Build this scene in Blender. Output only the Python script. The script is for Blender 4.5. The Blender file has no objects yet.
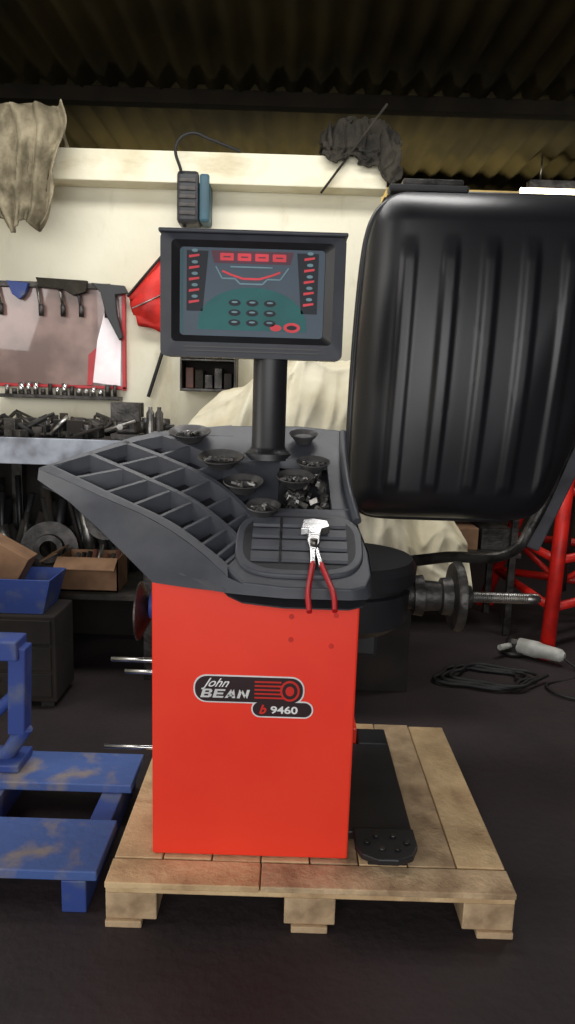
import bpy, bmesh, math, random
from mathutils import Matrix, Vector, noise
random.seed(7)
sc=bpy.context.scene
sc.view_settings.view_transform='Standard'
sc.view_settings.look='None'
COL=bpy.context.collection

def lin(c):
    return tuple(((v/255)/12.92 if v/255<=0.04045 else ((v/255+0.055)/1.055)**2.4) for v in c)+(1,)
MATS={}
def mat(name,c,rough=.6,metal=0,c2=None,scale=6,bump=0,bscale=40,emit=0,spec=.5,thr=(.4,.65),coat=0,detail=5):
    if name in MATS: return MATS[name]
    m=bpy.data.materials.new(name);m.use_nodes=True
    nt=m.node_tree;b=nt.nodes['Principled BSDF']
    b.inputs['Roughness'].default_value=rough;b.inputs['Metallic'].default_value=metal
    b.inputs['Specular IOR Level'].default_value=spec
    b.inputs['Coat Weight'].default_value=coat
    tc=nt.nodes.new('ShaderNodeTexCoord')
    n=nt.nodes.new('ShaderNodeTexNoise');n.inputs['Scale'].default_value=scale;n.inputs['Detail'].default_value=detail
    nt.links.new(tc.outputs['Object'],n.inputs['Vector'])
    r=nt.nodes.new('ShaderNodeValToRGB')
    if c2 is None: c2=tuple(v*.88 for v in c)
    r.color_ramp.elements[0].position=thr[0];r.color_ramp.elements[1].position=thr[1]
    r.color_ramp.elements[0].color=lin(c);r.color_ramp.elements[1].color=lin(c2)
    nt.links.new(n.outputs['Fac'],r.inputs['Fac']);nt.links.new(r.outputs['Color'],b.inputs['Base Color'])
    if bump:
        n2=nt.nodes.new('ShaderNodeTexNoise');n2.inputs['Scale'].default_value=bscale;n2.inputs['Detail'].default_value=6
        nt.links.new(tc.outputs['Object'],n2.inputs['Vector'])
        bp=nt.nodes.new('ShaderNodeBump');bp.inputs['Strength'].default_value=bump;bp.inputs['Distance'].default_value=.02
        nt.links.new(n2.outputs['Fac'],bp.inputs['Height']);nt.links.new(bp.outputs['Normal'],b.inputs['Normal'])
    if emit:
        nt.links.new(r.outputs['Color'],b.inputs['Emission Color']);b.inputs['Emission Strength'].default_value=emit
    MATS[name]=m;return m
def stain(m,c,scale,lo,hi,amt=1.0,stretch=(1,1,1)):
    """layer a second, larger procedural stain over an existing material"""
    nt=m.node_tree;b=nt.nodes['Principled BSDF'];src=b.inputs['Base Color'].links[0].from_socket
    tc=nt.nodes.new('ShaderNodeTexCoord');mp=nt.nodes.new('ShaderNodeMapping');mp.inputs['Scale'].default_value=stretch
    n=nt.nodes.new('ShaderNodeTexNoise');n.inputs['Scale'].default_value=scale;n.inputs['Detail'].default_value=8;n.inputs['Roughness'].default_value=.65
    nt.links.new(tc.outputs['Object'],mp.inputs[0]);nt.links.new(mp.outputs[0],n.inputs['Vector'])
    mr=nt.nodes.new('ShaderNodeMapRange');mr.inputs[1].default_value=lo;mr.inputs[2].default_value=hi;mr.inputs[4].default_value=amt
    nt.links.new(n.outputs['Fac'],mr.inputs[0])
    mx=nt.nodes.new('ShaderNodeMix');mx.data_type='RGBA';mx.inputs[7].default_value=lin(c)
    nt.links.new(mr.outputs[0],mx.inputs[0]);nt.links.new(src,mx.inputs[6]);nt.links.new(mx.outputs[2],b.inputs['Base Color'])

def empty(name,loc=(0,0,0)):
    e=bpy.data.objects.new(name,None);COL.objects.link(e);e.location=loc;e.empty_display_size=.1
    return e
def add(name,me,m=None,parent=None,smooth=False):
    o=bpy.data.objects.new(name,me);COL.objects.link(o)
    if m: me.materials.append(m)
    if smooth:
        for p in me.polygons:p.use_smooth=True
    if parent: o.parent=parent
    return o
def mesh(name,vs,fs,m=None,parent=None,smooth=False):
    me=bpy.data.meshes.new(name);me.from_pydata([tuple(v) for v in vs],[],fs);me.validate();me.update()
    bm=bmesh.new();bm.from_mesh(me);bmesh.ops.recalc_face_normals(bm,faces=bm.faces);bm.to_mesh(me);bm.free()
    return add(name,me,m,parent,smooth)
def bev(o,w,seg=2):
    b=o.modifiers.new('bev','BEVEL');b.width=w;b.segments=seg;b.limit_method='ANGLE';b.angle_limit=math.radians(40)
    return o
def box(name,x0,x1,y0,y1,z0,z1,m,parent=None,bv=0.003,rot=None):
    c=Vector(((x0+x1)/2,(y0+y1)/2,(z0+z1)/2));h=Vector(((x1-x0)/2,(y1-y0)/2,(z1-z0)/2))
    vs=[Vector((sx*h.x,sy*h.y,sz*h.z)) for sx in(-1,1) for sy in(-1,1) for sz in(-1,1)]
    fs=[(0,1,3,2),(4,6,7,5),(0,4,5,1),(2,3,7,6),(0,2,6,4),(1,5,7,3)]
    o=mesh(name,vs,fs,m,parent);o.location=c
    if rot:o.rotation_euler=rot
    if bv:bev(o,bv)
    return o
def cyl(name,a,b,r,m,parent=None,r2=None,seg=24,bv=0,cap=True):
    a=Vector(a);b=Vector(b);d=b-a;L=d.length;r2=r if r2 is None else r2
    q=d.to_track_quat('Z','Y').to_matrix()
    vs=[];
    for i in range(seg):
        t=2*math.pi*i/seg;vs.append(q@Vector((r*math.cos(t),r*math.sin(t),0))+a)
    for i in range(seg):
        t=2*math.pi*i/seg;vs.append(q@Vector((r2*math.cos(t),r2*math.sin(t),L))+a)
    fs=[(i,(i+1)%seg,seg+(i+1)%seg,seg+i) for i in range(seg)]
    if cap: fs+= [tuple(range(seg-1,-1,-1)),tuple(range(seg,2*seg))]
    o=mesh(name,vs,fs,m,parent)
    for p in o.data.polygons:
        if len(p.vertices)==4:p.use_smooth=True
    if bv:bev(o,bv)
    return o
def lathe(name,prof,a,b,m,parent=None,seg=32):
    a=Vector(a);d=(Vector(b)-a).normalized();q=d.to_track_quat('Z','Y').to_matrix();vs=[];fs=[]
    for t,r in prof:
        for i in range(seg):
            w=2*math.pi*i/seg;vs.append(q@Vector((r*math.cos(w),r*math.sin(w),t))+a)
    for k in range(len(prof)-1):
        for i in range(seg):
            fs.append((k*seg+i,k*seg+(i+1)%seg,(k+1)*seg+(i+1)%seg,(k+1)*seg+i))
    o=mesh(name,vs,fs,m,parent)
    for p in o.data.polygons:p.use_smooth=True
    o.data.set_sharp_from_angle(angle=math.radians(35))
    return o
def tube(name,pts,r,m,parent=None,smooth=True,cyclic=False):
    cu=bpy.data.curves.new(name,'CURVE');cu.dimensions='3D';cu.bevel_depth=r;cu.bevel_resolution=4;cu.use_fill_caps=True
    if smooth:
        s=cu.splines.new('BEZIER');s.bezier_points.add(len(pts)-1)
        for p,c in zip(s.bezier_points,pts):
            p.co=c;p.handle_left_type=p.handle_right_type='AUTO'
    else:
        s=cu.splines.new('POLY');s.points.add(len(pts)-1)
        for p,c in zip(s.points,pts):p.co=(*c,1)
    s.use_cyclic_u=cyclic
    cu.materials.append(m)
    o=bpy.data.objects.new(name,cu);COL.objects.link(o)
    if parent:o.parent=parent
    return o
def prism(name,poly,y0,y1,m,parent=None,bv=0.0):
    n=len(poly);vs=[(x,y0,z) for x,z in poly]+[(x,y1,z) for x,z in poly]
    fs=[tuple(range(n)),tuple(range(2*n-1,n-1,-1))]+[(i,(i+1)%n,n+(i+1)%n,n+i) for i in range(n)]
    o=mesh(name,vs,fs,m,parent)
    if bv:bev(o,bv)
    return o
def rrect(x0,x1,z0,z1,r,seg=6):
    out=[]
    for cx,cz,a in((x1-r,z1-r,0),(x0+r,z1-r,90),(x0+r,z0+r,180),(x1-r,z0+r,270)):
        for i in range(seg+1):
            t=math.radians(a+90*i/seg);out.append((cx+r*math.cos(t),cz+r*math.sin(t)))
    return out
def ell(cx,cz,a,b,n=24):
    return [(cx+a*math.cos(2*math.pi*i/n),cz+b*math.sin(2*math.pi*i/n)) for i in range(n)]
def text(name,s,x,y,z,size,m,parent,shear=0,ext=.0006,bold=0,sx=1):
    c=bpy.data.curves.new(name,'FONT');c.body=s;c.size=size;c.extrude=ext;c.shear=shear;c.offset=bold
    c.materials.append(m);o=bpy.data.objects.new(name,c);COL.objects.link(o);o.location=(x,y,z);o.rotation_euler=(math.radians(90),0,0);o.scale.x=sx;o.parent=parent
    return o
def joinall(name,objs,parent=None):
    bpy.context.view_layer.update();dg=bpy.context.evaluated_depsgraph_get()
    bm=bmesh.new();mats=[]
    for o in objs:
        me=bpy.data.meshes.new_from_object(o.evaluated_get(dg));me.transform(o.matrix_world)
        k=[]
        for mm in me.materials:
            if mm not in mats:mats.append(mm)
            k.append(mats.index(mm))
        for p in me.polygons:p.material_index=k[p.material_index] if k else 0
        bm.from_mesh(me)
    me=bpy.data.meshes.new(name);bm.to_mesh(me);bm.free()
    for o in objs:bpy.data.objects.remove(o)
    ob=bpy.data.objects.new(name,me);COL.objects.link(ob)
    for mm in mats:me.materials.append(mm)
    if parent:ob.parent=parent
    return ob
def ss(a,b,x):
    x=min(max((x-a)/(b-a),0),1);return x*x*(3-2*x)

# ---------- materials
M_red=mat('red_powder_coat',(248,64,40),.42,0,(242,56,36),3,.04,300,coat=.08)
M_red2=mat('red_steel_paint',(220,36,26),.45,0,(176,26,22),8)
M_blk=mat('black_plastic',(38,38,41),.42,0,(32,32,35),10,.05,400)
M_hood=mat('black_hood_plastic',(28,28,32),.36,0,(22,22,26),4,.03,300)
M_tray=mat('charcoal_tray_plastic',(70,72,79),.45,0,(60,62,69),12,.06,500)
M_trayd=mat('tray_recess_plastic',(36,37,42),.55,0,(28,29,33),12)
M_mon=mat('monitor_plastic',(58,60,68),.45,0,(50,52,60),12,.05,500)
M_steel=mat('worn_steel',(165,163,160),.35,.9,(110,106,102),20)
M_chrome=mat('bright_steel',(215,215,215),.25,1,(180,180,180),20)
M_iron=mat('dark_oily_iron',(78,75,73),.42,.6,(42,40,38),15,.2,60)
M_wood=mat('pallet_wood',(220,190,146),.8,0,(188,156,116),7,.3,50)
M_wood2=mat('pallet_wood_grey',(204,176,140),.85,0,(158,132,102),9,.3,50)
for m_ in(M_wood,M_wood2):stain(m_,(120,96,72),5,.58,.75,.7,(1,1,1))
M_wall=mat('cream_painted_wall',(230,225,204),.85,0,(214,206,178),1.6,.15,14,thr=(.45,.75))
stain(M_wall,(168,154,118),2.2,.56,.8,.75,(1.4,1,.5))
M_beam=mat('cream_beam',(232,226,202),.8,0,(208,198,164),4,.1,20,thr=(.5,.8))
stain(M_beam,(168,150,108),3,.55,.78,.7,(.6,1,2))
M_dwall=mat('dark_brown_wall',(58,50,38),.9,0,(40,34,26),3)
M_floor=mat('dark_oily_floor',(50,38,40),.75,0,(34,27,29),2.5,.25,30,thr=(.3,.7))
M_ceil=mat('corrugated_roof',(46,40,22),.9,0,(32,28,16),2,spec=.1)
M_blue=mat('worn_blue_paint',(68,94,154),.65,0,(132,124,124),9,.2,30,thr=(.50,.66))
M_blue2=mat('blue_steel_paint',(48,70,138),.55,0,(90,100,126),9,thr=(.5,.7))
M_white=mat('white_print',(235,235,235),.5)
M_dec=mat('black_print',(50,30,34),.4)
M_decr=mat('red_print',(215,45,35),.4)
M_cloth=mat('cream_dust_sheet',(216,210,188),.95,0,(186,176,148),3,.15,30)
M_tarp=mat('tan_tarp',(146,136,112),.9,0,(98,90,70),7,.4,40)
M_coat=mat('dark_cloth',(56,51,42),.95,0,(34,31,26),8,.4,50)
M_cable=mat('black_rubber',(22,22,22),.6)
M_card=mat('cardboard',(146,112,84),.9,0,(112,84,62),6)
M_bench=mat('bench_edge_paint',(172,178,190),.7,0,(122,126,134),9)
M_benchd=mat('bench_dark_top',(60,55,50),.8,0,(38,35,32),12)
M_dark=mat('dark_stained_board',(44,38,34),.9,0,(30,26,24),5)

# ---------- room
room_l,room_r=-2.9,3.6
mesh('floor',[(room_l,-3,0),(room_r,-3,0),(room_r,7.2,0),(room_l,7.2,0)],[(0,1,2,3)],M_floor)
box('wall_left',room_l-.1,room_l,-3,7.2,0,3.6,M_wall,bv=0)
box('wall_right',room_r,room_r+.1,-3,7.2,0,3.6,M_dwall,bv=0)
box('wall_rear',room_l,room_r,7.2,7.3,0,3.6,M_dwall,bv=0)
box('wall_back',room_l,.45,4.0,4.1,0,2.6,M_wall,bv=0)
box('trim_beam',room_l,.46,3.86,4.0,2.50,2.655,M_beam,bv=.006)
vs=[];fs=[];n=160
for i in range(n+1):
    x=room_l+(room_r-room_l)*i/n
    z=3.22+.028*math.sin(x*2*math.pi/.15)
    vs+=[(x,-3,z),(x,7.2,z-.12)]
for i in range(n):fs.append((2*i,2*i+1,2*i+3,2*i+2))
mesh('ceiling',vs,fs,M_ceil,smooth=True)
M_beamd=mat('dark_roof_timber',(30,26,20),.95,0,(22,19,15),5,spec=.1)
box('trim_roof_purlin',room_l,room_r,4.3,4.38,3.04,3.12,M_beamd)
fl=empty('fluorescent_batten_light')
box('housing',1.62,2.9,5.22,5.30,2.905,2.96,M_iron,fl)
M_tube=mat('lamp_tube',(255,240,205),.5,emit=9)
cyl('tube',(1.56,5.23,2.885),(2.88,5.23,2.885),.020,M_tube,fl)
for x in(1.7,2.8):cyl('hanger',(x,5.25,2.95),(x,5.25,3.13),.006,M_steel,fl)

# ---------- wooden pallet
def pallet(name,x0,x1,y0,y1,z,nb,mA,mB):
    e=empty(name)
    w=(x1-x0)/nb
    for i in range(nb):
        box('board_%d'%i,x0+i*w+.002,x0+(i+1)*w-.002,y0+.105+random.uniform(0,.004),y1-random.uniform(0,.02),z-.02,z+random.uniform(-.003,0),random.choice((mA,mB)),e,.003)
    box('front_board_a',x0,x0+.42,y0,y0+.10,z-.02,z-.001,mA,e,.003);box('front_board_b',x0+.424,x1,y0+.002,y0+.10,z-.02,z-.002,mB,e,.003)
    for k,y in enumerate((y0+.01,(y0+y1)/2-.05,y1-.11)):
        box('crossboard_%d'%k,x0,x1,y,y+.1,z-.04,z-.0205,mA,e)
        for j,x in enumerate((x0,(x0+x1)/2-.07,x1-.14)):
            box('block_%d_%d'%(k,j),x,x+.14,y,y+.1,.02,z-.04,mB,e)
    for j,x in enumerate((x0,(x0+x1)/2-.05,x1-.1)):
        box('foot_%d'%j,x,x+.1,y0,y1,0,.02,mB,e)
    return e
pallet('wooden_pallet',-.465,.655,1.69,2.66,.14,8,M_wood,M_wood2)

bp=empty('blue_pallet')
for i,(a,b) in enumerate(((1.74,1.98),(2.17,2.38))):
    box('slat_%d'%i,-1.6,-.50,a,b,.10,.13,M_blue,bp,.004)
for i,x in enumerate((-1.5,-1.0,-.6)):
    box('runner_%d'%i,x,x+.07,1.74,2.38,0,.10,M_blue2,bp,.004)

# ---------- wheel balancer
WB=empty('wheel_balancer')
def Tz(y):return .985+.55*(y-1.78)
box('cabinet',-.358,.203,1.81,2.16,.142,.952,M_red,WB,.006)
box('cabinet_rear_base',-.33,.285,2.44,2.56,.142,.225,M_red,WB,.004)
box('machine_body',-.30,.19,2.16,2.44,.142,1.05,M_blk,WB,.02)
box('base_plate',.205,.405,1.90,2.43,.142,.172,M_blk,WB,.006)
box('base_plate_rear',.29,.405,2.43,2.55,.142,.172,M_blk,WB,.006)
for x,z in((.02,.865),(.14,.872),(.02,.80),(.13,.785)):
    cyl('screw',(x,1.811,z),(x,1.8075,z),.007,M_decr,WB,seg=16)
yd=1.8085
prism('decal_outline',rrect(-.243,.062,.612,.693,.036),yd,1.81,M_white,WB)
prism('decal_field',rrect(-.239,.058,.616,.689,.033),yd-.0008,yd,M_dec,WB)
prism('decal2_outline',rrect(-.083,.088,.572,.622,.024),yd+.0002,1.81,M_white,WB)
prism('decal2_field',rrect(-.079,.084,.576,.618,.021),yd-.0006,yd,M_dec,WB)
text('decal_script','John',-.215,yd-.0016,.659,.036,M_white,WB,.6,.0003,.0003)
def glyph(name,polys,ox,oz,w,h,sh=.28):
    for i,pl in enumerate(polys):
        prism('%s_%d'%(name,i),[(ox+a*w+b*h*sh,oz+b*h) for a,b in pl],yd-.0018,yd-.0008,M_white,WB)
GL={'B':[[(0,0),(.3,0),(.3,1),(0,1)],[(.3,0),(.8,0),(1,.12),(1,.2),(.3,.2)],[(.3,.42),(.85,.42),(.85,.60),(.3,.60)],[(.3,.82),(.95,.82),(.8,1),(.3,1)],[(.68,.2),(1,.2),(1,.38),(.85,.46),(.68,.42)],[(.66,.60),(.85,.56),(.95,.66),(.95,.82),(.66,.82)]],
'E':[[(0,0),(.3,0),(.3,1),(0,1)],[(.3,0),(1,0),(1,.2),(.3,.2)],[(.3,.4),(.9,.4),(.9,.6),(.3,.6)],[(.3,.8),(1,.8),(1,1),(.3,1)]],
'A':[[(0,0),(.3,0),(.62,1),(.35,1)],[(.7,0),(1,0),(.65,1),(.40,1)],[(.2,.2),(.8,.2),(.75,.4),(.25,.4)]],
'N':[[(0,0),(.28,0),(.28,1),(0,1)],[(.72,0),(1,0),(1,1),(.72,1)],[(.28,1),(.05,1),(.72,0),(.95,0)]]}
for i,ch in enumerate('BEAN'):glyph('letter_'+ch,GL[ch],-.224+.0335*i,.627,.029,.025)
for k in range(5):
    box('decal_stripe_%d'%k,-.075,.010-.003*k,yd-.0016,yd-.0008,.628+.0115*k,.6325+.0115*k,M_decr,WB,0)
prism('decal_wheel',ell(.022,.652,.027,.03),yd-.002,yd-.0008,M_decr,WB)
prism('decal_wheel_face',ell(.022,.652,.021,.024),yd-.0026,yd-.002,M_dec,WB)
prism('decal_wheel_hub',ell(.022,.652,.012,.014),yd-.0032,yd-.0026,M_decr,WB)
text('decal_b','b',-.062,yd-.0012,.584,.036,M_decr,WB,.3,.0003,.0012)
text('decal_number','9460',-.030,yd-.0012,.586,.029,M_white,WB,0,.0003,.0007,1.3)

U=[(-.78,2.17),(-.65,2.105),(-.526,2.04),(-.425,1.99),(-.329,1.93),(-.25,1.868),(-.188,1.81),(-.15,1.77),(-.11,1.75),(0,1.738),(.17,1.738),(.21,1.75),(.228,1.79),(.225,1.87),(.205,1.96),(.19,2.05),(.19,2.41),(.03,2.43),(-.2,2.42),(-.4,2.385),(-.52,2.34)]
Lw=[(-.785,2.17,1.165),(-.655,2.07,1.115),(-.53,1.95,1.055),(-.44,1.87,1.005),(-.35,1.785,.955),(-.26,1.772,.948),(-.19,1.762,.945),(-.15,1.75,.943),(-.11,1.74,.943),(0,1.728,.94),(.17,1.728,.94),(.213,1.742,.94),(.233,1.79,.94),(.228,1.87,.94),(.205,1.96,.95),(.19,2.05,1.0),(.19,2.41,1.12),(.03,2.43,1.12),(-.2,2.42,1.12),(-.4,2.37,1.12),(-.52,2.33,1.14)]
n=len(U)
vs=[(x,y,Tz(y)) for x,y in U]+list(Lw)
fs=[(i,(i+1)%n,n+(i+1)%n,n+i) for i in range(n)]+[tuple(range(n,2*n))]
o=mesh('tray_shell',vs,fs,M_tray,WB)
for p in o.data.polygons:p.use_smooth=len(p.vertices)==4
o.data.set_sharp_from_angle(angle=math.radians(50))
def loft(name,pl,z_off,m,th=.004):
    k=len(pl);v=[(x,y,Tz(y)+z_off) for x,y in pl]+[(x,y,Tz(y)+z_off-th) for x,y in pl]
    f=[tuple(range(k)),tuple(range(2*k-1,k-1,-1))]+[(i,(i+1)%k,k+(i+1)%k,k+i) for i in range(k)]
    return mesh(name,v,f,m,WB)
inner=[((x+.1)*.985-.1,(y-2.05)*.985+2.05) for x,y in U]
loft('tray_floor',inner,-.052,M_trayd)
def samp(pts,s):
    s=s*(len(pts)-1);i=min(int(s),len(pts)-2);f=s-i
    p=[Vector(q) for q in pts]
    p0=p[max(i-1,0)];p1=p[i];p2=p[i+1];p3=p[min(i+2,len(p)-1)]
    return .5*((2*p1)+(p2-p0)*f+(2*p0-5*p1+4*p2-p3)*f*f+(-p0+3*p1-3*p2+p3)*f**3)
F=[(-.745,2.18),(-.526,2.06),(-.335,1.955),(-.20,1.845),(-.155,1.80)]
B=[(-.46,2.37),(-.33,2.31),(-.19,2.22),(-.09,2.10),(-.03,1.975)]
def G(s,t):return samp(F,s)*(1-t)+samp(B,s)*t
def wall(name,pl,w=.0045,top=.0,bot=-.052,m=M_tray):
    vs=[];k=len(pl)
    for i,p in enumerate(pl):
        a=pl[max(i-1,0)];b=pl[min(i+1,k-1)];d=(b-a).normalized();nn=Vector((-d.y,d.x))*w
        for q in(p+nn,p-nn):
            vs+=[(q.x,q.y,Tz(q.y)+top),(q.x,q.y,Tz(q.y)+bot)]
    f=[]
    for i in range(k-1):
        a=4*i;b=a+4
        f+=[(a,b,b+2,a+2),(a,a+1,b+1,b),(a+2,b+2,b+3,a+3)]
    f+=[(0,2,3,1),(4*k-4,4*k-3,4*k-1,4*k-2)]
    return mesh(name,vs,f,m,WB)
for j,t in enumerate((0,.36,.70,1)):
    wall('tray_rib_arc_%d'%j,[G(s/20,t) for s in range(21)],.006,.003)
bands=[(0,.36,9),(.36,.70,7),(.70,1,5)]
for j,(a,b,k) in enumerate(bands):
    for i in range(k+1):
        s=i/k
        wall('tray_rib_%d_%d'%(j,i),[G(s,a),G(min(s+(.06 if 0<i<k else 0),1),b)],.0045)
k=12
Fo=[samp([Vector(p) for p in U[:8]],i/k) for i in range(k+1)];Fi=[G(i/k,0) for i in range(k+1)]
vs=[];fs=[]
for a,b in zip(Fo,Fi):vs+=[(a.x,a.y,Tz(a.y)+.001),(b.x,b.y,Tz(b.y)+.004)]
for i in range(k):fs.append((2*i,2*i+1,2*i+3,2*i+2))
mesh('tray_rim',vs,fs,M_tray,WB,True)
loft('tray_rim_back',[(-.745,2.18),(-.78,2.17),(-.52,2.34),(-.4,2.385),(-.2,2.42),(-.19,2.36),(-.40,2.36),(-.50,2.32)],.003,M_tray,.04)
bev(loft('tray_deck_front',[(-.03,1.985),(-.09,1.93),(-.155,1.80),(-.11,1.752),(0,1.74),(.17,1.74),(.21,1.752),(.226,1.79),(.223,1.87),(.203,1.96),(.19,2.03),(-.03,2.03)],.002,M_tray,.03),.004)
loft('tray_deck_back',[(-.21,2.235),(-.35,2.32),(-.2,2.415),(.03,2.425),(.188,2.405),(.188,2.25),(-.09,2.25)],.002,M_tray,.03)
loft('tray_deck_mid',[(-.03,2.03),(-.19,2.22),(-.05,2.25),(-.03,2.25)],.001,M_tray,.03)
loft('tray_deck_side',[(.13,2.03),(.19,2.03),(.188,2.26),(.12,2.26)],.004,M_tray,.03)
def pad(name,cx,cy,a,b,z,m,th,nn=3.2):
    pl=[]
    for i in range(40):
        t=2*math.pi*i/40;c=math.cos(t);s=math.sin(t)
        pl.append((cx+a*abs(c)**(2/nn)*(1 if c>0 else -1),cy+b*abs(s)**(2/nn)*(1 if s>0 else -1)))
    return loft(name,pl,z,m,th)
bev(pad('tray_pad_rim',.035,1.885,.175,.115,.012,M_tray,.02),.004)
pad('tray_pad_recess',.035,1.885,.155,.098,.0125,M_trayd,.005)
for i in range(4):
    for j,(xa,xb) in enumerate(((-.095,-.02),(-.012,.075),(.083,.165))):
        y=1.812+i*.042
        loft('pad_bar_%d_%d'%(i,j),[(xa,y),(xb,y),(xb,y+.026),(xa,y+.026)],.021,M_tray,.012)
tube('tray_side_rail',[(.20,1.97,Tz(1.97)+.012),(.18,2.08,Tz(2.08)+.03),(.175,2.25,Tz(2.25)+.02),(.18,2.40,Tz(2.40))],.013,M_tray,WB)
lathe('column',[(0,.0),(0,.085),(.02,.082),(.03,.062),(.04,.055),(.33,.055),(.33,0)],(-.07,2.31,1.24),(-.07,2.31,2),M_blk,WB)
hx,hy=.20,2.17
lathe('spindle_head',[(0,0),(0,.15),(.03,.19),(.13,.20),(.135,.185),(.15,.185),(.155,.21),(.20,.215),(.225,.20),(.23,.0)],(hx,hy,.73),(hx,hy,2),M_blk,WB,48)
box('head_bracket',.15,.30,2.10,2.3,.64,.75,M_blk,WB,.015)
lathe('spindle_hub',[(0,0),(0,.045),(.03,.045),(.03,.062),(.06,.066),(.06,.05),(.115,.046),(.12,.058),(.15,.062),(.155,.105),(.165,.112),(.180,.112),(.185,.10),(.19,.04),(.215,.036),(.215,.0)],(.375,2.15,.835),(2,2.15,.835),M_iron,WB,40)
lathe('spindle_shaft',[(0,0),(0,.017)]+[(.002+.006*i+.003*(j),.0175 if j else .0155) for i in range(32) for j in(0,1)]+[(.22,.017),(.232,.010),(.232,0)],(.58,2.15,.835),(2,2.15,.835),M_steel,WB,20)
for x0,z,y in((-.53,.63,2.05),(-.50,.57,2.10),(-.575,.30,2.12)):
    cyl('side_peg',(-.30,y,z),(x0,y,z),.0075,M_chrome,WB,seg=16)
cyl('side_socket',(-.35,2.06,.805),(-.41,2.06,.805),.042,M_blue2,WB,bv=.003)
lathe('centring_cone',[(0,0),(0,.03),(.03,.09),(.035,.09),(.04,0)],(-.41,2.06,.785),(-1,2.06,.785),M_iron,WB)
bev(mesh('foot_pedal',[(x,y,z) for z in(.165,.185) for x,y in((.225,1.90),(.405,1.90),(.405,1.82),(.385,1.775),(.34,1.755),(.285,1.755),(.24,1.78),(.225,1.82))],[tuple(range(8)),tuple(range(15,7,-1))]+[(i,(i+1)%8,8+(i+1)%8,8+i) for i in range(8)],M_blk,WB),.004)
box('pedal_foot',.26,.37,1.79,1.88,.141,.166,M_blk,WB)
for x,y in((.26,1.83),(.30,1.80),(.345,1.80),(.375,1.83),(.29,1.86),(.34,1.86)):
    cyl('pedal_stud',(x,y,.185),(x,y,.192),.009,M_iron,WB,seg=12)

# monitor
MO=empty('monitor_head');MO.parent=WB
x0,x1,z0,z1=-.415,.155,1.56,1.93
def ring(name,outer,inner,yo,yi,m):
    n=len(outer);vs=[(x,yo,z) for x,z in outer]+[(x,yi,z) for x,z in inner]
    return mesh(name,vs,[(i,(i+1)%n,n+(i+1)%n,n+i) for i in range(n)],m,MO)
out=rrect(x0,x1,z0,z1,.018);inn=rrect(-.356,.092,1.626,1.890,.012)
mid=rrect(x0+.035,x1-.035,z0+.045,z1-.022,.014)
ring('bezel_face',out,mid,2.25,2.243,M_mon)
ring('bezel_slope',mid,inn,2.243,2.262,M_blk)
ring('bezel_side',out,out,2.25,2.268,M_mon)
prism('casing',rrect(x0,x1,z0,z1,.018),2.268,2.34,M_mon,MO)
prism('casing_back',rrect(x0+.08,x1-.08,z0+.03,z1-.06,.03),2.34,2.40,M_blk,MO,.01)
for i in range(2):box('bezel_groove_%d'%i,-.34,.08,2.242,2.247,1.577+.012*i,1.581+.012*i,M_blk,MO,0)
box('top_lip',x0-.004,x1+.004,2.235,2.35,z1-.002,z1+.010,M_mon,MO,.004)
M_scr=mat('screen_glass',(40,56,72),.35,0,(48,66,82),3,emit=.15,spec=.3)
M_teal=mat('screen_teal',(32,96,96),.5,emit=.15,spec=.3)
M_sred=mat('screen_red',(205,60,70),.5,emit=.35,spec=.3)
M_sdk=mat('screen_dark',(22,28,38),.5,emit=.05,spec=.3)
M_sgr=mat('screen_grey',(110,140,150),.5,emit=.2,spec=.3)
M_pink=mat('screen_maroon',(92,52,66),.5,emit=.15,spec=.3)
prism('screen',inn,2.2605,2.2645,M_scr,MO)
ys=2.2604
def sp(name,poly,m,k=1):prism(name,poly,ys-.0006*k,ys,m,MO)
sp('scr_edge',[(-.352,1.633),(-.347,1.633),(-.347,1.883),(-.352,1.883)],M_teal)
sp('scr_band_l',[(-.335,1.70),(-.285,1.70),(-.268,1.88),(-.335,1.88)],M_sdk)
sp('scr_band_r',[(.022,1.70),(.072,1.70),(.072,1.88),(.005,1.88)],M_sdk)
sp('scr_bar_box',[(-.25,1.845),(-.015,1.845),(-.005,1.882),(-.26,1.882)],M_pink)
for i in range(4):
    sp('scr_digit_%d'%i,rrect(-.232+.054*i,-.19+.054*i,1.853,1.875,.003),M_sred,2)
    sp('scr_digit_seg_%d'%i,[(-.222+.054*i,1.862),(-.20+.054*i,1.862),(-.20+.054*i,1.866),(-.222+.054*i,1.866)],M_pink,3)
for i in range(5):
    for s in(-1,1):
        xx=-.132+s*.178
        sp('scr_mark_%d_%d'%(i,s),[(xx-.018,1.722+.034*i),(xx+.014,1.728+.034*i),(xx+.014,1.734+.034*i),(xx-.018,1.730+.034*i)],M_sred,2)
        sp('scr_mk_%d_%d'%(i,s),ell(xx,1.744+.034*i,.010,.005,10),M_sgr,2)
def line(name,pts,w,m,k=2):
    for i in range(len(pts)-1):
        a=Vector(pts[i]);b=Vector(pts[i+1]);d=(b-a).normalized();nn=Vector((-d.y,d.x))*w
        sp(name+'_%d'%i,[tuple(a-nn),tuple(b-nn),tuple(b+nn),tuple(a+nn)],m,k)
line('scr_profile',[(-.245,1.835),(-.225,1.80),(-.185,1.80),(-.17,1.785),(-.10,1.785),(-.085,1.80),(-.045,1.80),(-.02,1.835)],.0022,M_sgr)
line('scr_profile_red',[(-.225,1.822),(-.20,1.812),(-.16,1.800),(-.11,1.80),(-.07,1.812),(-.045,1.822)],.003,M_sred,3)
line('scr_profile_mid',[(-.20,1.835),(-.07,1.835)],.002,M_sgr,2)
sp('scr_arc',[(-.30,1.66)]+[(-.13+.17*math.cos(t),1.665+.11*math.sin(t)) for t in[math.pi*(1-i/16) for i in range(17)]]+[(.04,1.66),(.04,1.645),(-.30,1.645)],M_teal)
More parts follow.
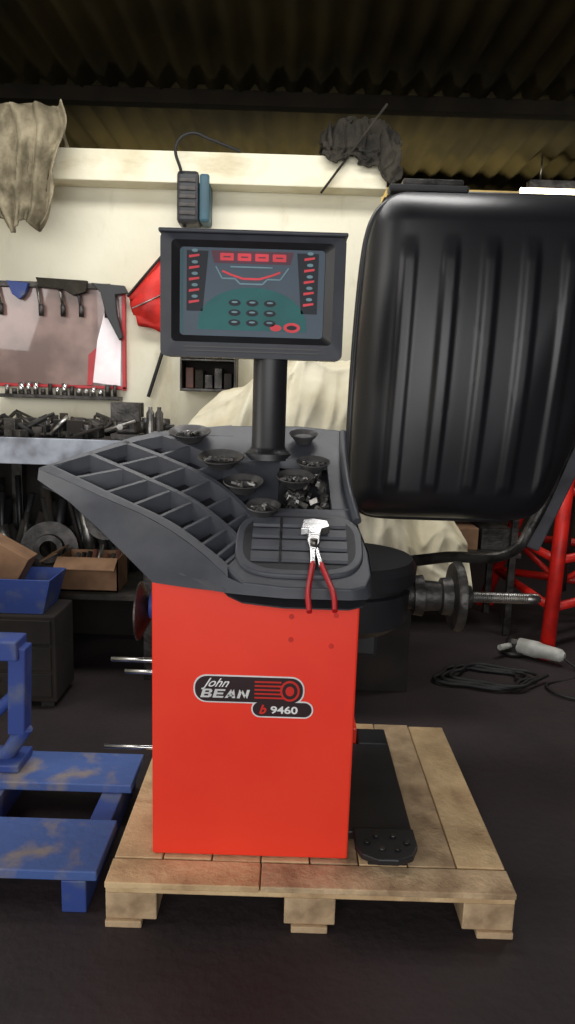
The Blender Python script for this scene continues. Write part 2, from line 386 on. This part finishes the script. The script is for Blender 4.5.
for r in range(3):
    for c in range(3):
        sp('scr_key_%d_%d'%(r,c),ell(-.185+.055*c,1.668+.03*r,.019,.010),M_sdk,2)
        sp('scr_keyhi_%d_%d'%(r,c),ell(-.185+.055*c,1.670+.03*r,.010,.003,10),M_sgr,3)
sp('scr_key_red',ell(-.005,1.657,.026,.015),M_sred,2);sp('scr_key_red2',ell(-.005,1.657,.016,.007),M_sdk,3)
sp('scr_key_red3',ell(-.055,1.655,.018,.010),M_sred,2)

# ---------- weight bowls on tray
M_bowl=mat('tin_bowl',(98,96,96),.45,.4,(66,64,64),15)
def bowl(x,y,r,full=True):
    e=empty('weight_bowl');z=Tz(y)+.006
    lathe('bowl',[(0,0),(0,r*.55),(.012,r*.7),(.028,r),(.032,r*1.06),(.034,r*1.03),(.03,r*.93),(.02,r*.75),(.016,0)],(x,y,z),(x,y-.25,z+1),M_bowl,e,32)
    if full:
        for i in range(22):
            a=random.uniform(0,6.28);q=random.uniform(0,r*.65);px=x+q*math.cos(a);py=y-.006+q*math.sin(a)
            box('weight_%d'%i,px-.013,px+.013,py-.005,py+.005,z+.018,z+.027,random.choice((M_steel,M_iron,M_bowl,M_bowl)),e,.001,rot=(random.uniform(-.6,.6),random.uniform(-.6,.6),a))
bowl(-.215,2.20,.068);bowl(-.135,2.09,.058);bowl(-.07,1.99,.048);bowl(-.33,2.325,.066,True)
bowl(.045,2.33,.045,False);bowl(.02,2.12,.055);bowl(.075,2.19,.05)
lw=[]
for i in range(60):
    px=random.uniform(-.02,.12);py=random.uniform(2.045,2.23)
    lw.append(box('w',px-.014,px+.014,py-.005,py+.005,Tz(py)-.038,Tz(py)-.02,random.choice((M_steel,M_iron,M_bowl,M_iron)),None,.001,rot=(.4,random.uniform(-.5,.5),random.uniform(0,3))))
joinall('loose_wheel_weights',lw,WB)

PL=empty('wheel_weight_pliers')
def q2(x,y):return (.074+(x-.078)*.82,1.846+(y-1.875)*.92)
def TP(x,y,h=.03):
    x,y=q2(x,y);return (x,y,Tz(y)+h)
def flat(name,pl,h,th,m):
    pl=[q2(*p) for p in pl]
    k=len(pl);v=[(x,y,Tz(y)+h) for x,y in pl]+[(x,y,Tz(y)+h-th) for x,y in pl]
    f=[tuple(range(k)),tuple(range(2*k-1,k-1,-1))]+[(i,(i+1)%k,k+(i+1)%k,k+i) for i in range(k)]
    return bev(mesh(name,v,f,m,PL),.002)
flat('hammer_head',[(.035,1.925),(.042,1.960),(.075,1.968),(.125,1.960),(.132,1.935),(.105,1.925),(.10,1.905),(.065,1.908),(.06,1.928)],.046,.020,M_chrome)
flat('jaw',[(.062,1.925),(.10,1.925),(.096,1.875),(.085,1.855),(.063,1.86),(.056,1.89)],.042,.014,M_chrome)
cyl('pivot',TP(.078,1.875,.028),TP(.078,1.875,.052),.010,M_steel,PL)
flat('handle_root_a',[(.066,1.87),(.084,1.865),(.082,1.80),(.066,1.80)],.040,.010,M_chrome)
flat('handle_root_b',[(.080,1.875),(.094,1.86),(.108,1.80),(.092,1.80)],.038,.010,M_chrome)
M_grip=mat('red_grip',(190,26,34),.4)
tube('grip_a',[TP(.074,1.81,.034),TP(.066,1.76,.034),TP(.058,1.70,.034),TP(.062,1.645,.032)],.0072,M_grip,PL)
tube('grip_b',[TP(.100,1.81,.032),TP(.118,1.76,.032),TP(.136,1.70,.034),TP(.138,1.65,.032)],.0072,M_grip,PL)

# ---------- wheel guard hood
WG=empty('wheel_guard_hood')
NX,NZ=150,170
ZB,ZH=.985,1.205
def edge_x(v):return .232+.045*v**3, .975+.40*v**.9
def hood_pt(s,t):
    nn=8.0
    l=(abs(s)**nn+abs(t)**nn)**(1/nn) if (s or t) else 1
    m=max(abs(s),abs(t));k=m/l if l else 1
    s2,t2=s*k,t*k;v=(t2+1)/2;z=ZB+ZH*v
    xl,xr=edge_x(v)
    return xl+(xr-xl)*(s2+1)/2,z,m
def sd(d,w):return math.sqrt(max(0,1-(1-min(max(d,0)/w,1))**2))
vs=[];fs=[]
for j in range(NZ+1):
    for i in range(NX+1):
        s=-1+2*i/NX;t=-1+2*j/NZ
        x,z,m=hood_pt(s,t)
        xl,xr=edge_x((z-ZB)/ZH)
        v=(z-ZB)/ZH
        sx_=min(x-xl,xr-x);sz_=min(z-ZB,ZB+ZH-z)
        prof=sd(sx_,.13)*sd(sz_,.13)
        y=2.74-.15*prof-.07*(1-(2*v-1)**2)*ss(0,.35,sx_)
        inr=ss(.08,.12,sx_)*ss(.08,.13,sz_)
        for c in(.375,.515,.655,.795,.935):
            d=abs(x-c-.03*v)
            y-=.010*(1-ss(.012,.036,d))*ss(.09,.13,v)*(1-ss(.78,.86,v))*inr
        vs.append((x,y,z))
for j in range(NZ):
    for i in range(NX):
        a=j*(NX+1)+i;fs.append((a,a+1,a+NX+2,a+NX+1))
o=mesh('hood_shell',vs,fs,M_hood,WG,True)
sm=o.modifiers.new('t','SOLIDIFY');sm.thickness=.004
per=[]
for i in range(0,64):
    u=i/64*4;k=int(u);f=-1+2*(u-k)
    s,t=((f,-1),(1,f),(-f,1),(-1,-f))[k]
    x,z,m=hood_pt(s,t);per.append((x,2.748,z))
tube('rim_tube',per,.015,M_blk,WG,cyclic=True)
box('top_handle',.33,.62,2.69,2.76,2.185,2.210,M_blk,WG,.008)
box('handle_bracket',.38,.60,2.70,2.76,2.210,2.232,M_iron,WG,.006)
tube('hood_arm',[(1.30,2.79,1.75),(1.14,2.80,1.35),(.985,2.80,.93),(.93,2.77,.86),(.6,2.62,.85),(.25,2.42,.85)],.022,M_iron,WG)
M_arm=mat('grey_arm_steel',(74,74,80),.5,.3,(50,50,56),9)
o=box('arm_channel',-.035,.035,-.02,.02,-.31,.31,M_arm,WG,.006,rot=(0,math.radians(21),0));o.location=(1.12,2.84,1.14)

# ---------- draped dust sheet
def topf(x):
    P_=[(-.56,1.20),(-.42,1.34),(-.25,1.45),(-.05,1.54),(.12,1.60),(.30,1.58),(.42,1.40),(.52,1.12),(.62,.95),(.85,.84)]
    for (a,za),(b,zb_) in zip(P_,P_[1:]):
        if x<=b:return za+(zb_-za)*ss(a,b,x)
    return P_[-1][1]
vs=[];fs=[];NXc,NYc=180,130
for j in range(NYc+1):
    for i in range(NXc+1):
        u=i/NXc;v=j/NYc
        x=-.56+1.38*u
        zb=.62;top=topf(x)
        q=x+.10*math.sin(v*5)      # folds fan out down the sheet
        n1=noise.noise(Vector((q*7,v*2.2,3)));n2=noise.noise(Vector((q*14,v*5,9)))
        fold=.11*(.5-abs(n1))+.045*(.5-abs(n2))
        if v<.6:
            w_=v/.6;z=zb+(top-zb)*w_
            y=3.02+.13*w_**1.5-fold*(1-.35*w_)
            y+=.12*ss(.75,1,w_)*ss(.75,1,w_)
        else:
            w_=(v-.6)/.4;z=top+.025*math.sin(w_*math.pi)-.22*ss(.6,1,w_)+fold*.5*w_
            y=3.27+.5*w_-fold*.65
        z+=.06*(noise.noise(Vector((x*6,v*3,20)))) *ss(0,.5,v)+.02*math.sin(x*28)
        vs.append((x,y,z))
for j in range(NYc):
    for i in range(NXc):
        a=j*(NXc+1)+i;fs.append((a,a+1,a+NXc+2,a+NXc+1))
ds=empty('dust_sheet_covered_crate')
mesh('dust_sheet',vs,fs,M_cloth,ds,True)
box('crate',-.45,.62,3.28,3.7,0,.78,M_dark,ds)
box('crate_upper',-.10,.28,3.38,3.66,.78,1.40,M_dark,ds)

# ---------- bench
WBn=empty('workbench')
box('bench_top',-2.6,-.62,3.30,3.97,1.15,1.20,M_benchd,WBn,.004)
box('bench_edge',-2.6,-.62,3.285,3.30,1.08,1.205,M_bench,WBn,.004)
box('bench_shelf',-2.6,-.64,3.36,3.95,.40,.43,M_benchd,WBn)
box('bench_dark_backing',-2.6,-.62,3.96,3.985,0,1.15,M_dark,WBn)  # dark panel added over the cream wall to darken the space under the bench
for i,x in enumerate((-2.55,-1.55,-.70)):
    for k,y in enumerate((3.33,3.88)):box('bench_leg_%d_%d'%(i,k),x,x+.06,y,y+.06,0,1.15,M_iron,WBn)
items=[]
for i in range(240):
    x=random.uniform(-1.75,-.65);y=random.uniform(3.33,3.85);z=1.202
    if x>-.95:y=random.uniform(3.60,3.85)
    mm=random.choice((M_iron,M_iron,M_steel,M_blk,M_benchd,M_cable,M_iron,M_coat,M_dark))
    k=random.random();a=random.uniform(0,3.14)
    if k<.3:
        items.append(cyl('c',(x,y,z),(x,y,z+random.uniform(.03,.10)),random.uniform(.012,.03),mm,seg=12))
    elif k<.8:
        L=random.uniform(.04,.13);items.append(cyl('c',(x-L*math.cos(a),y-L*math.sin(a)*.3,z+.015),(x+L*math.cos(a),y+L*math.sin(a)*.3,z+.015+random.uniform(0,.09)),random.uniform(.006,.013),mm,seg=10))
    else:
        w=random.uniform(.02,.05);items.append(box('b',x-w,x+w,y-.03,y+.03,z,z+random.uniform(.03,.09),mm,rot=(0,0,a)))
joinall('workbench_clutter',items,WBn)
v=empty('bench_vice')
box('vice_base',-.86,-.72,3.36,3.50,1.20,1.23,M_iron,v);box('vice_body',-.84,-.74,3.38,3.50,1.23,1.33,M_iron,v,.012)
box('vice_jaw_fixed',-.86,-.72,3.44,3.47,1.31,1.38,M_iron,v);box('vice_jaw_moving',-.86,-.72,3.37,3.41,1.29,1.38,M_iron,v)
cyl('vice_screw',(-.79,3.26,1.27),(-.79,3.40,1.27),.014,M_steel,v);cyl('vice_handle',(-.86,3.27,1.25),(-.72,3.27,1.30),.007,M_steel,v)
for x in(-.685,-.642):
    b=empty('spray_can');lathe('can',[(0,0),(0,.020),(.13,.020),(.145,.010),(.16,.010),(.16,0)],(x,3.45,1.201),(x,3.45,3),M_steel if x<-.66 else M_iron,b,20)
rk=[box('rail',-1.62,-.95,3.92,3.999,1.375,1.395,M_iron)]
for i in range(16):
    x=-1.58+i*.04;h=random.uniform(.03,.07)
    rk.append(cyl('s',(x,3.945,1.395),(x,3.945,1.395+h),random.uniform(.010,.017),random.choice((M_chrome,M_steel,M_iron)),seg=12))
joinall('socket_rack',rk)
nb=empty('notice_board')
M_board=mat('glossy_board',(150,120,112),.3,0,(104,78,72),3,coat=.8,thr=(.4,.6))
M_bred=mat('board_red_edge',(190,40,48),.4)
M_bglare=mat('board_painted_glare',(255,248,250),.3,0,(248,226,232),8,coat=.5)  # near-white colour for the glare on the glossy board
box('board',-1.75,-.93,3.975,3.999,1.45,1.98,M_board,nb)
box('edge_r',-.945,-.925,3.970,3.999,1.43,1.98,M_bred,nb);box('edge_b',-1.75,-.925,3.970,3.999,1.435,1.452,M_bred,nb)
prism('glare_patch',[(-1.11,1.47),(-.955,1.455),(-.95,1.70),(-.97,1.92),(-1.03,1.88),(-1.08,1.70)],3.968,3.974,M_bglare,nb)  # bright reflection on the board, painted as a pale shape
prism('red_glare_patch',[(-1.14,1.455),(-1.11,1.455),(-1.085,1.66),(-1.13,1.62)],3.966,3.974,M_bred,nb)  # red part of the board's glare, put into colour
box('top_rail',-1.75,-1.0,3.95,3.998,1.97,2.0,M_iron,nb)
ht=[]
ht.append(prism('h',[(-1.10,2.00),(-.92,1.99),(-.90,1.95),(-.97,1.94),(-.96,1.83),(-.93,1.72),(-.95,1.70),(-1.02,1.83),(-1.05,1.95)],3.93,3.96,M_blk,None,.004))
ht.append(prism('h',[(-1.40,2.02),(-1.12,2.01),(-1.13,1.95),(-1.2,1.93),(-1.25,1.96),(-1.38,1.97)],3.93,3.96,M_coat,None,.004))
ht.append(prism('h',[(-1.56,2.00),(-1.44,1.99),(-1.46,1.93),(-1.49,1.90),(-1.53,1.93)],3.93,3.965,M_blue2,None,.004))
for i,x in enumerate((-1.62,-1.40,-1.28,-1.18,-1.04)):
    ht.append(cyl('h',(x,3.95,1.98),(x+.02,3.95,1.88-.03*(i%2)),.008,random.choice((M_iron,M_steel,M_blk)),seg=10));ht.append(cyl('h',(x+.02,3.95,1.88),(x+.02,3.95,1.82),.014,M_iron,seg=10))
joinall('hanging_tools',ht,nb)
ps=empty('parts_shelf')
M_brown=mat('brown_tin',(104,62,50),.6,0,(70,46,40),9)
box('shelf_board',-.60,-.30,3.82,3.999,1.44,1.455,M_iron,ps);box('shelf_side_l',-.60,-.59,3.82,3.999,1.455,1.76,M_iron,ps);box('shelf_side_r',-.31,-.30,3.82,3.999,1.455,1.76,M_iron,ps);box('shelf_upper',-.60,-.30,3.82,3.999,1.60,1.61,M_iron,ps);box('shelf_back',-.60,-.30,3.985,3.999,1.455,1.76,M_dark,ps)
for i in range(5):
    x=-.575+.052*i
    box('tin_%d'%i,x,x+.042,3.86,3.94,1.456,1.456+random.uniform(.05,.12),random.choice((M_brown,M_coat,M_dark,M_iron)),ps,.004)
    cyl('tin_top_%d'%i,(x+.02,3.9,1.611),(x+.02,3.9,1.611+random.uniform(.04,.11)),.02,random.choice((M_brown,M_coat,M_dark,M_iron)),ps,seg=16)

s=empty('wall_speaker')
box('speaker_body',-.625,-.51,3.84,4.0,2.30,2.56,M_blk,s,.02)
M_tl=mat('teal_plastic',(48,84,98),.5)
box('speaker_side',-.51,-.455,3.85,4.0,2.31,2.55,M_tl,s,.015)
for i in range(5):box('grille_%d'%i,-.61,-.525,3.834,3.842,2.34+i*.04,2.36+i*.04,M_iron,s,.002)
tube('cable',[(-.60,3.83,2.55),(-.62,3.80,2.66),(-.55,3.80,2.72),(-.45,3.82,2.70),(-.30,3.86,2.66)],.008,M_cable,s)
tube('cable_down',[(-.59,3.9,2.30),(-.62,3.96,2.10),(-.66,3.97,1.85),(-.72,3.97,1.65),(-.80,3.97,1.40)],.010,M_cable,s)
rb=empty('red_tool_bag')
M_bag=mat('red_bag_cloth',(214,44,34),.6,0,(170,28,26),7,.2,30)
vs=[];fs=[]
for j in range(13):
    for i in range(17):
        u=i/16;v_=j/12
        top=Vector((-.90+.19*u**.8,1.94+.22*u));bot=Vector((-.84+.13*u,1.80-.05*u))
        p=bot*(1-v_)+top*v_
        vs.append((p.x,3.975-.05*math.sin(math.pi*u)*math.sin(math.pi*v_)-.008*math.sin(v_*14+u*5),p.y))
for j in range(12):
    for i in range(16):
        a=j*17+i;fs.append((a,a+1,a+18,a+17))
o=mesh('bag_body',vs,fs,M_bag,rb,True);o.modifiers.new('s','SOLIDIFY').thickness=.03
tube('bag_piping',[(-.905,3.94,1.935),(-.80,3.92,2.05),(-.71,3.94,2.16)],.007,M_cable,rb)
tube('bag_strap',[(-.71,3.95,2.16),(-.705,3.97,2.25),(-.69,3.98,2.17),(-.70,3.96,1.77)],.006,M_cable,rb)
tube('bag_seam',[(-.87,3.90,1.87),(-.80,3.89,1.90),(-.71,3.92,1.95)],.004,M_steel,rb)
cyl('bag_hook',(-.705,3.95,2.24),(-.705,4.0,2.24),.008,M_steel,rb,seg=12)

vs=[];fs=[]
for j in range(81):
    for i in range(81):
        u=i/80;v_=j/80
        w=.29*(1-.66*v_**2.2)+.02*math.sin(v_*9)
        x=-1.45+(u-.5)*2*w+.06*v_*v_
        z=2.82-.56*v_-.04*math.sin(u*3.1)+.03*math.sin(u*12)*v_
        nn_=noise.noise(Vector((u*5,v_*1.3,4)));n2=noise.noise(Vector((u*10+v_*2,v_*3,8)))
        y=3.80-.05*math.sin(math.pi*u)-.16*(.5-abs(nn_))-.07*(.5-abs(n2))
        vs.append((x,y,z))
for j in range(80):
    for i in range(80):
        a=j*81+i;fs.append((a,a+1,a+82,a+81))
tp=empty('hanging_tarp')
o=mesh('tarp_cloth',vs,fs,M_tarp,tp,True);o.modifiers.new('s','SOLIDIFY').thickness=.006
tube('tarp_tie',[(-1.6,3.8,2.80),(-1.45,3.74,2.79),(-1.25,3.8,2.80),(-1.2,3.9,2.66)],.012,M_tarp,tp)
# coat: folded cloth draped over the end of the beam
ct=empty('bundled_coat')
vs=[];fs=[]
for j in range(81):
    for i in range(101):
        u=i/100;v_=j/80
        x=.12+.40*u
        nz=noise.noise(Vector((u*6,v_*3,2)));n2=noise.noise(Vector((u*11,v_*7,5)))
        b_=math.sin(math.pi*min(max(u,0),1))**.4
        if v_<.35:   # front hanging part
            w_=v_/.35;hang=.02+.10*ss(.45,.95,u)+.04*math.sin(u*9)**2
            z=2.665-hang*(1-w_)+.02*w_;y=3.835-.03*(.5-abs(nz))
        else:
            w_=(v_-.35)/.65;z=2.685+(.11*b_+.10*(.5-abs(nz))+.05*(.5-abs(n2)))*math.sin(math.pi*w_)**.6
            y=3.84+.18*w_
        x+=.03*n2
        vs.append((x,y-.04*(.5-abs(n2)),z))
for j in range(80):
    for i in range(100):
        a=j*101+i;fs.append((a,a+1,a+102,a+101))
o=mesh('coat_cloth',vs,fs,M_coat,ct,True);o.modifiers.new('s','SOLIDIFY').thickness=.008
cyl('wooden_stick',(.43,3.76,2.87),(.12,3.853,2.47),.006,M_coat,ct)

sr=empty('storage_rack')
for x in(.50,1.36):
    for y in(4.15,4.6):box('post',x,x+.04,y,y+.04,0,2.55,M_iron,sr)
for z in(.5,1.0,1.45,1.85,2.2,2.5):box('rack_shelf',.48,1.42,4.12,4.66,z,z+.03,M_iron,sr)
rnd=[]
for z in(.53,1.03,1.48,1.88,2.23):
    x=.56
    while x<1.2:
        w=random.uniform(.08,.2);rnd.append(box('k',x,x+w,4.2,4.5,z,z+random.uniform(.1,.26),random.choice((M_card,M_coat,M_iron,M_tl,M_dwall)),bv=.004));x+=w+.02
joinall('rack_stock',rnd,sr)
box('trim_lintel',.5,3.55,5.6,5.7,2.78,2.98,mat('tan_board',(150,132,90),.8),bv=0)

cb=empty('cardboard_box')
bx0,bx1,by0,by1,bz=-1.14,-.84,3.40,3.60,.432
box('box_bottom',bx0,bx1,by0,by1,bz,bz+.008,M_card,cb,0)
box('box_front',bx0,bx1,by0,by0+.008,bz,bz+.17,M_card,cb,0);box('box_back',bx0,bx1,by1-.008,by1,bz,bz+.17,M_card,cb,0)
box('box_left',bx0,bx0+.008,by0,by1,bz,bz+.17,M_card,cb,0);box('box_right',bx1-.008,bx1,by0,by1,bz,bz+.17,M_card,cb,0)
box('flap_left',bx0-.10,bx0,by0,by1,bz+.165,bz+.172,M_card,cb,0,rot=(0,-.5,0));box('flap_front',bx0,bx1,by0-.09,by0,bz+.15,bz+.157,M_card,cb,0,rot=(.5,0,0))
for i in range(8):
    x=-1.1+.03*i;cyl('box_part_%d'%i,(x,3.48,bz+.02),(x+.03,3.52,bz+.17+random.uniform(0,.05)),.012,random.choice((M_iron,M_steel,M_brown)),cb,seg=10)
uc=[]
for i in range(90):
    x=random.uniform(-1.9,-.75);y=random.uniform(3.72,3.9);z=.432
    uc.append(cyl('q',(x,y,z),(x+random.uniform(-.12,.12),y,z+random.uniform(.08,.55)),random.uniform(.008,.04),random.choice((M_iron,M_steel,M_benchd,M_blk,M_dark)),seg=14))
joinall('stored_metal_parts',uc,WBn)
for k,(x,y,z,r) in enumerate(((-1.50,3.42,.56,.13),(-1.27,3.66,.58,.15),(-.98,3.72,.74,.11))):
    lathe('brake_disc_%d'%k,[(0,r*.3),(0,r),(.02,r),(.02,r*.55),(.06,r*.5),(.06,r*.3),(0,r*.3)],(x,y,z),(x+.2,y-1,z+.25),M_iron,WBn)
tc=empty('tool_chest')
box('chest_body',-1.75,-1.02,2.98,3.24,.03,.44,M_dark,tc,.008)
for i in range(3):
    box('drawer_%d'%i,-1.73,-1.04,2.97,2.98,.06+.125*i,.17+.125*i,M_dark,tc,.003);cyl('drawer_pull_%d'%i,(-1.5,2.965,.14+.125*i),(-1.27,2.965,.14+.125*i),.006,M_iron,tc,seg=10)
for i,x in enumerate((-1.7,-1.1)):box('chest_foot_%d'%i,x,x+.06,3.0,3.2,0,.03,M_iron,tc)
bb=empty('blue_bin')
vs=[(-1.38,3.0,.442),(-1.08,3.0,.442),(-1.08,3.2,.442),(-1.38,3.2,.442),(-1.42,2.985,.60),(-1.04,2.985,.60),(-1.04,3.22,.60),(-1.42,3.22,.60)]
o=mesh('bin_shell',vs,[(0,1,2,3),(0,1,5,4),(1,2,6,5),(2,3,7,6),(3,0,4,7)],M_blue2,bb);o.modifiers.new('s','SOLIDIFY').thickness=.008
box('bin_board',-1.40,-1.20,3.05,3.17,.50,.74,M_card,bb,.003,rot=(0,.5,0))

# ---------- blue steel stand
bs=empty('blue_steel_stand')
box('upright',-.945,-.885,2.26,2.33,.25,.57,M_blue2,bs,.006,rot=(0,.04,0))
box('top_beam',-1.5,-.90,2.24,2.34,.53,.60,M_blue2,bs,.006)
tube('sloping_leg',[(-.90,2.29,.27),(-.96,2.29,.17),(-1.10,2.28,.155)],.030,M_blue2,bs,False)
tube('brace',[(-.92,2.30,.40),(-1.10,2.30,.22),(-1.3,2.3,.17)],.022,M_blue2,bs,False)
box('foot',-1.5,-.90,2.22,2.36,.131,.16,M_blue2,bs,.006)
box('upright_far',-1.45,-1.39,2.26,2.33,.13,1.15,M_blue2,bs,.006)
box('diagonal_plate',-1.45,-.98,2.27,2.30,.62,.70,M_iron,bs,.006,rot=(0,-.15,0))

# ---------- red tripod stand
def stand(x,y,H=1.5,R=.56,rot=math.radians(5)):
    e=empty('axle_stand')
    A=[rot+i*2*math.pi/3 for i in range(3)]
    feet=[Vector((x+R*math.cos(a),y+R*math.sin(a),.03)) for a in A]
    tops=[Vector((x+.07*math.cos(a),y+.07*math.sin(a),H)) for a in A]
    for i in range(3):
        cyl('leg_%d'%i,feet[i],tops[i],.042,M_red2,e)
        cyl('foot_%d'%i,feet[i]-Vector((0,0,.03)),feet[i]+Vector((0,0,.01)),.07,M_red2,e)
        for k,f in enumerate((.16,.34,.60)):
            a=feet[i].lerp(tops[i],f);b=feet[(i+1)%3].lerp(tops[(i+1)%3],f);cyl('brace_%d_%d'%(i,k),a,b,.026,M_red2,e)
        a=feet[i].lerp(tops[i],.34);cyl('strut_%d'%i,a,(x,y,.30),.018,M_red2,e)
    cyl('collar',(x,y,H-.05),(x,y,H+.12),.08,M_red2,e)
    cyl('mast',(x,y,.25),(x,y,H+.35),.045,M_iron,e)
    box('saddle',x-.10,x+.10,y-.05,y+.05,H+.35,H+.39,M_red2,e)
    M_y=mat('yellow_pin',(190,180,60),.5)
    for k in range(6):cyl('pin_%d'%k,(x-.06,y-.05,.5+.18*k),(x-.02,y-.06,.5+.18*k),.014,M_y if k%3==0 else M_steel,e,seg=12)
stand(1.76,4.36,1.5,.58)

ag=empty('angle_grinder')
M_pw=mat('pale_grey_plastic',(196,196,190),.5,0,(150,150,142),9)
lathe('body',[(0,0),(0,.035),(.02,.045),(.12,.048),(.14,.042),(.25,.036),(.27,.02),(.27,0)],(1.34,3.84,.06),(1.60,3.64,.06),M_pw,ag)
lathe('gear_head',[(0,0),(0,.045),(.05,.05),(.07,.03),(.07,0)],(1.33,3.85,.03),(1.33,3.85,1),M_iron,ag)
cyl('disc',(1.33,3.85,.008),(1.33,3.85,.03),.075,M_iron,ag);cyl('side_handle',(1.32,3.84,.06),(1.22,3.76,.07),.016,M_pw,ag)
tube('power_cable',[(1.55,3.67,.05),(1.60,3.6,.012),(1.35,3.35,.012),(1.6,3.2,.012),(1.9,3.3,.012)],.007,M_cable,ag)
pts=[]
for i in range(46):
    t=i*.42;rr=.22+.03*math.sin(i*1.7);pts.append((1.00+rr*math.cos(t)*1.0+.003*i,3.45+rr*math.sin(t)*.6,.012+.0006*i))
tube('air_hose',pts,.010,M_cable)

# ---------- lights
def area(name,loc,tgt,sx,sy,e,c=(1,1,1)):
    l=bpy.data.lights.new(name,'AREA');l.shape='RECTANGLE';l.size=sx;l.size_y=sy;l.energy=e;l.color=c
    o=bpy.data.objects.new(name,l);COL.objects.link(o);o.location=loc
    o.rotation_euler=(Vector(tgt)-Vector(loc)).to_track_quat('-Z','Y').to_euler();return o
area('doorway_daylight',(-.6,-2.8,2.0),(0,3,1.1),4.5,2.4,122,(1,.99,.98))
area('top_fill',(-.3,2.9,3.10),(-.3,3.0,0),2.4,.5,42,(1,.98,.95))  # unseen overhead fill, added to brighten the tray
area('side_light',(-2.6,1.5,2.3),(0,2.5,1.0),1.2,1.2,22,(1,.98,.95))
area('right_fill',(2.2,3.7,3.0),(1.8,4.2,0),1.0,.3,24,(1,.98,.92))  # added fill with no visible lamp, lifts the red stand
area('rear_ceiling_fill',(.2,5.3,2.5),(.2,5.6,3.2),3.4,.3,42,(1,.90,.62))  # unseen warm fill behind the partition, added to light up the ceiling
w=bpy.data.worlds.new('w');sc.world=w;w.use_nodes=True
w.node_tree.nodes['Background'].inputs[0].default_value=(.94,.97,1,1);w.node_tree.nodes['Background'].inputs[1].default_value=.8

cam=bpy.data.cameras.new('camera');o=bpy.data.objects.new('camera',cam);COL.objects.link(o)
cam.sensor_fit='VERTICAL';cam.sensor_height=36;cam.sensor_width=36;cam.lens=700*36/1024
o.matrix_world=Matrix.Translation((0,0,1.47))@Matrix.Rotation(math.radians(80),4,'X')@Matrix.Rotation(math.radians(1.8),4,'Z')
sc.camera=o
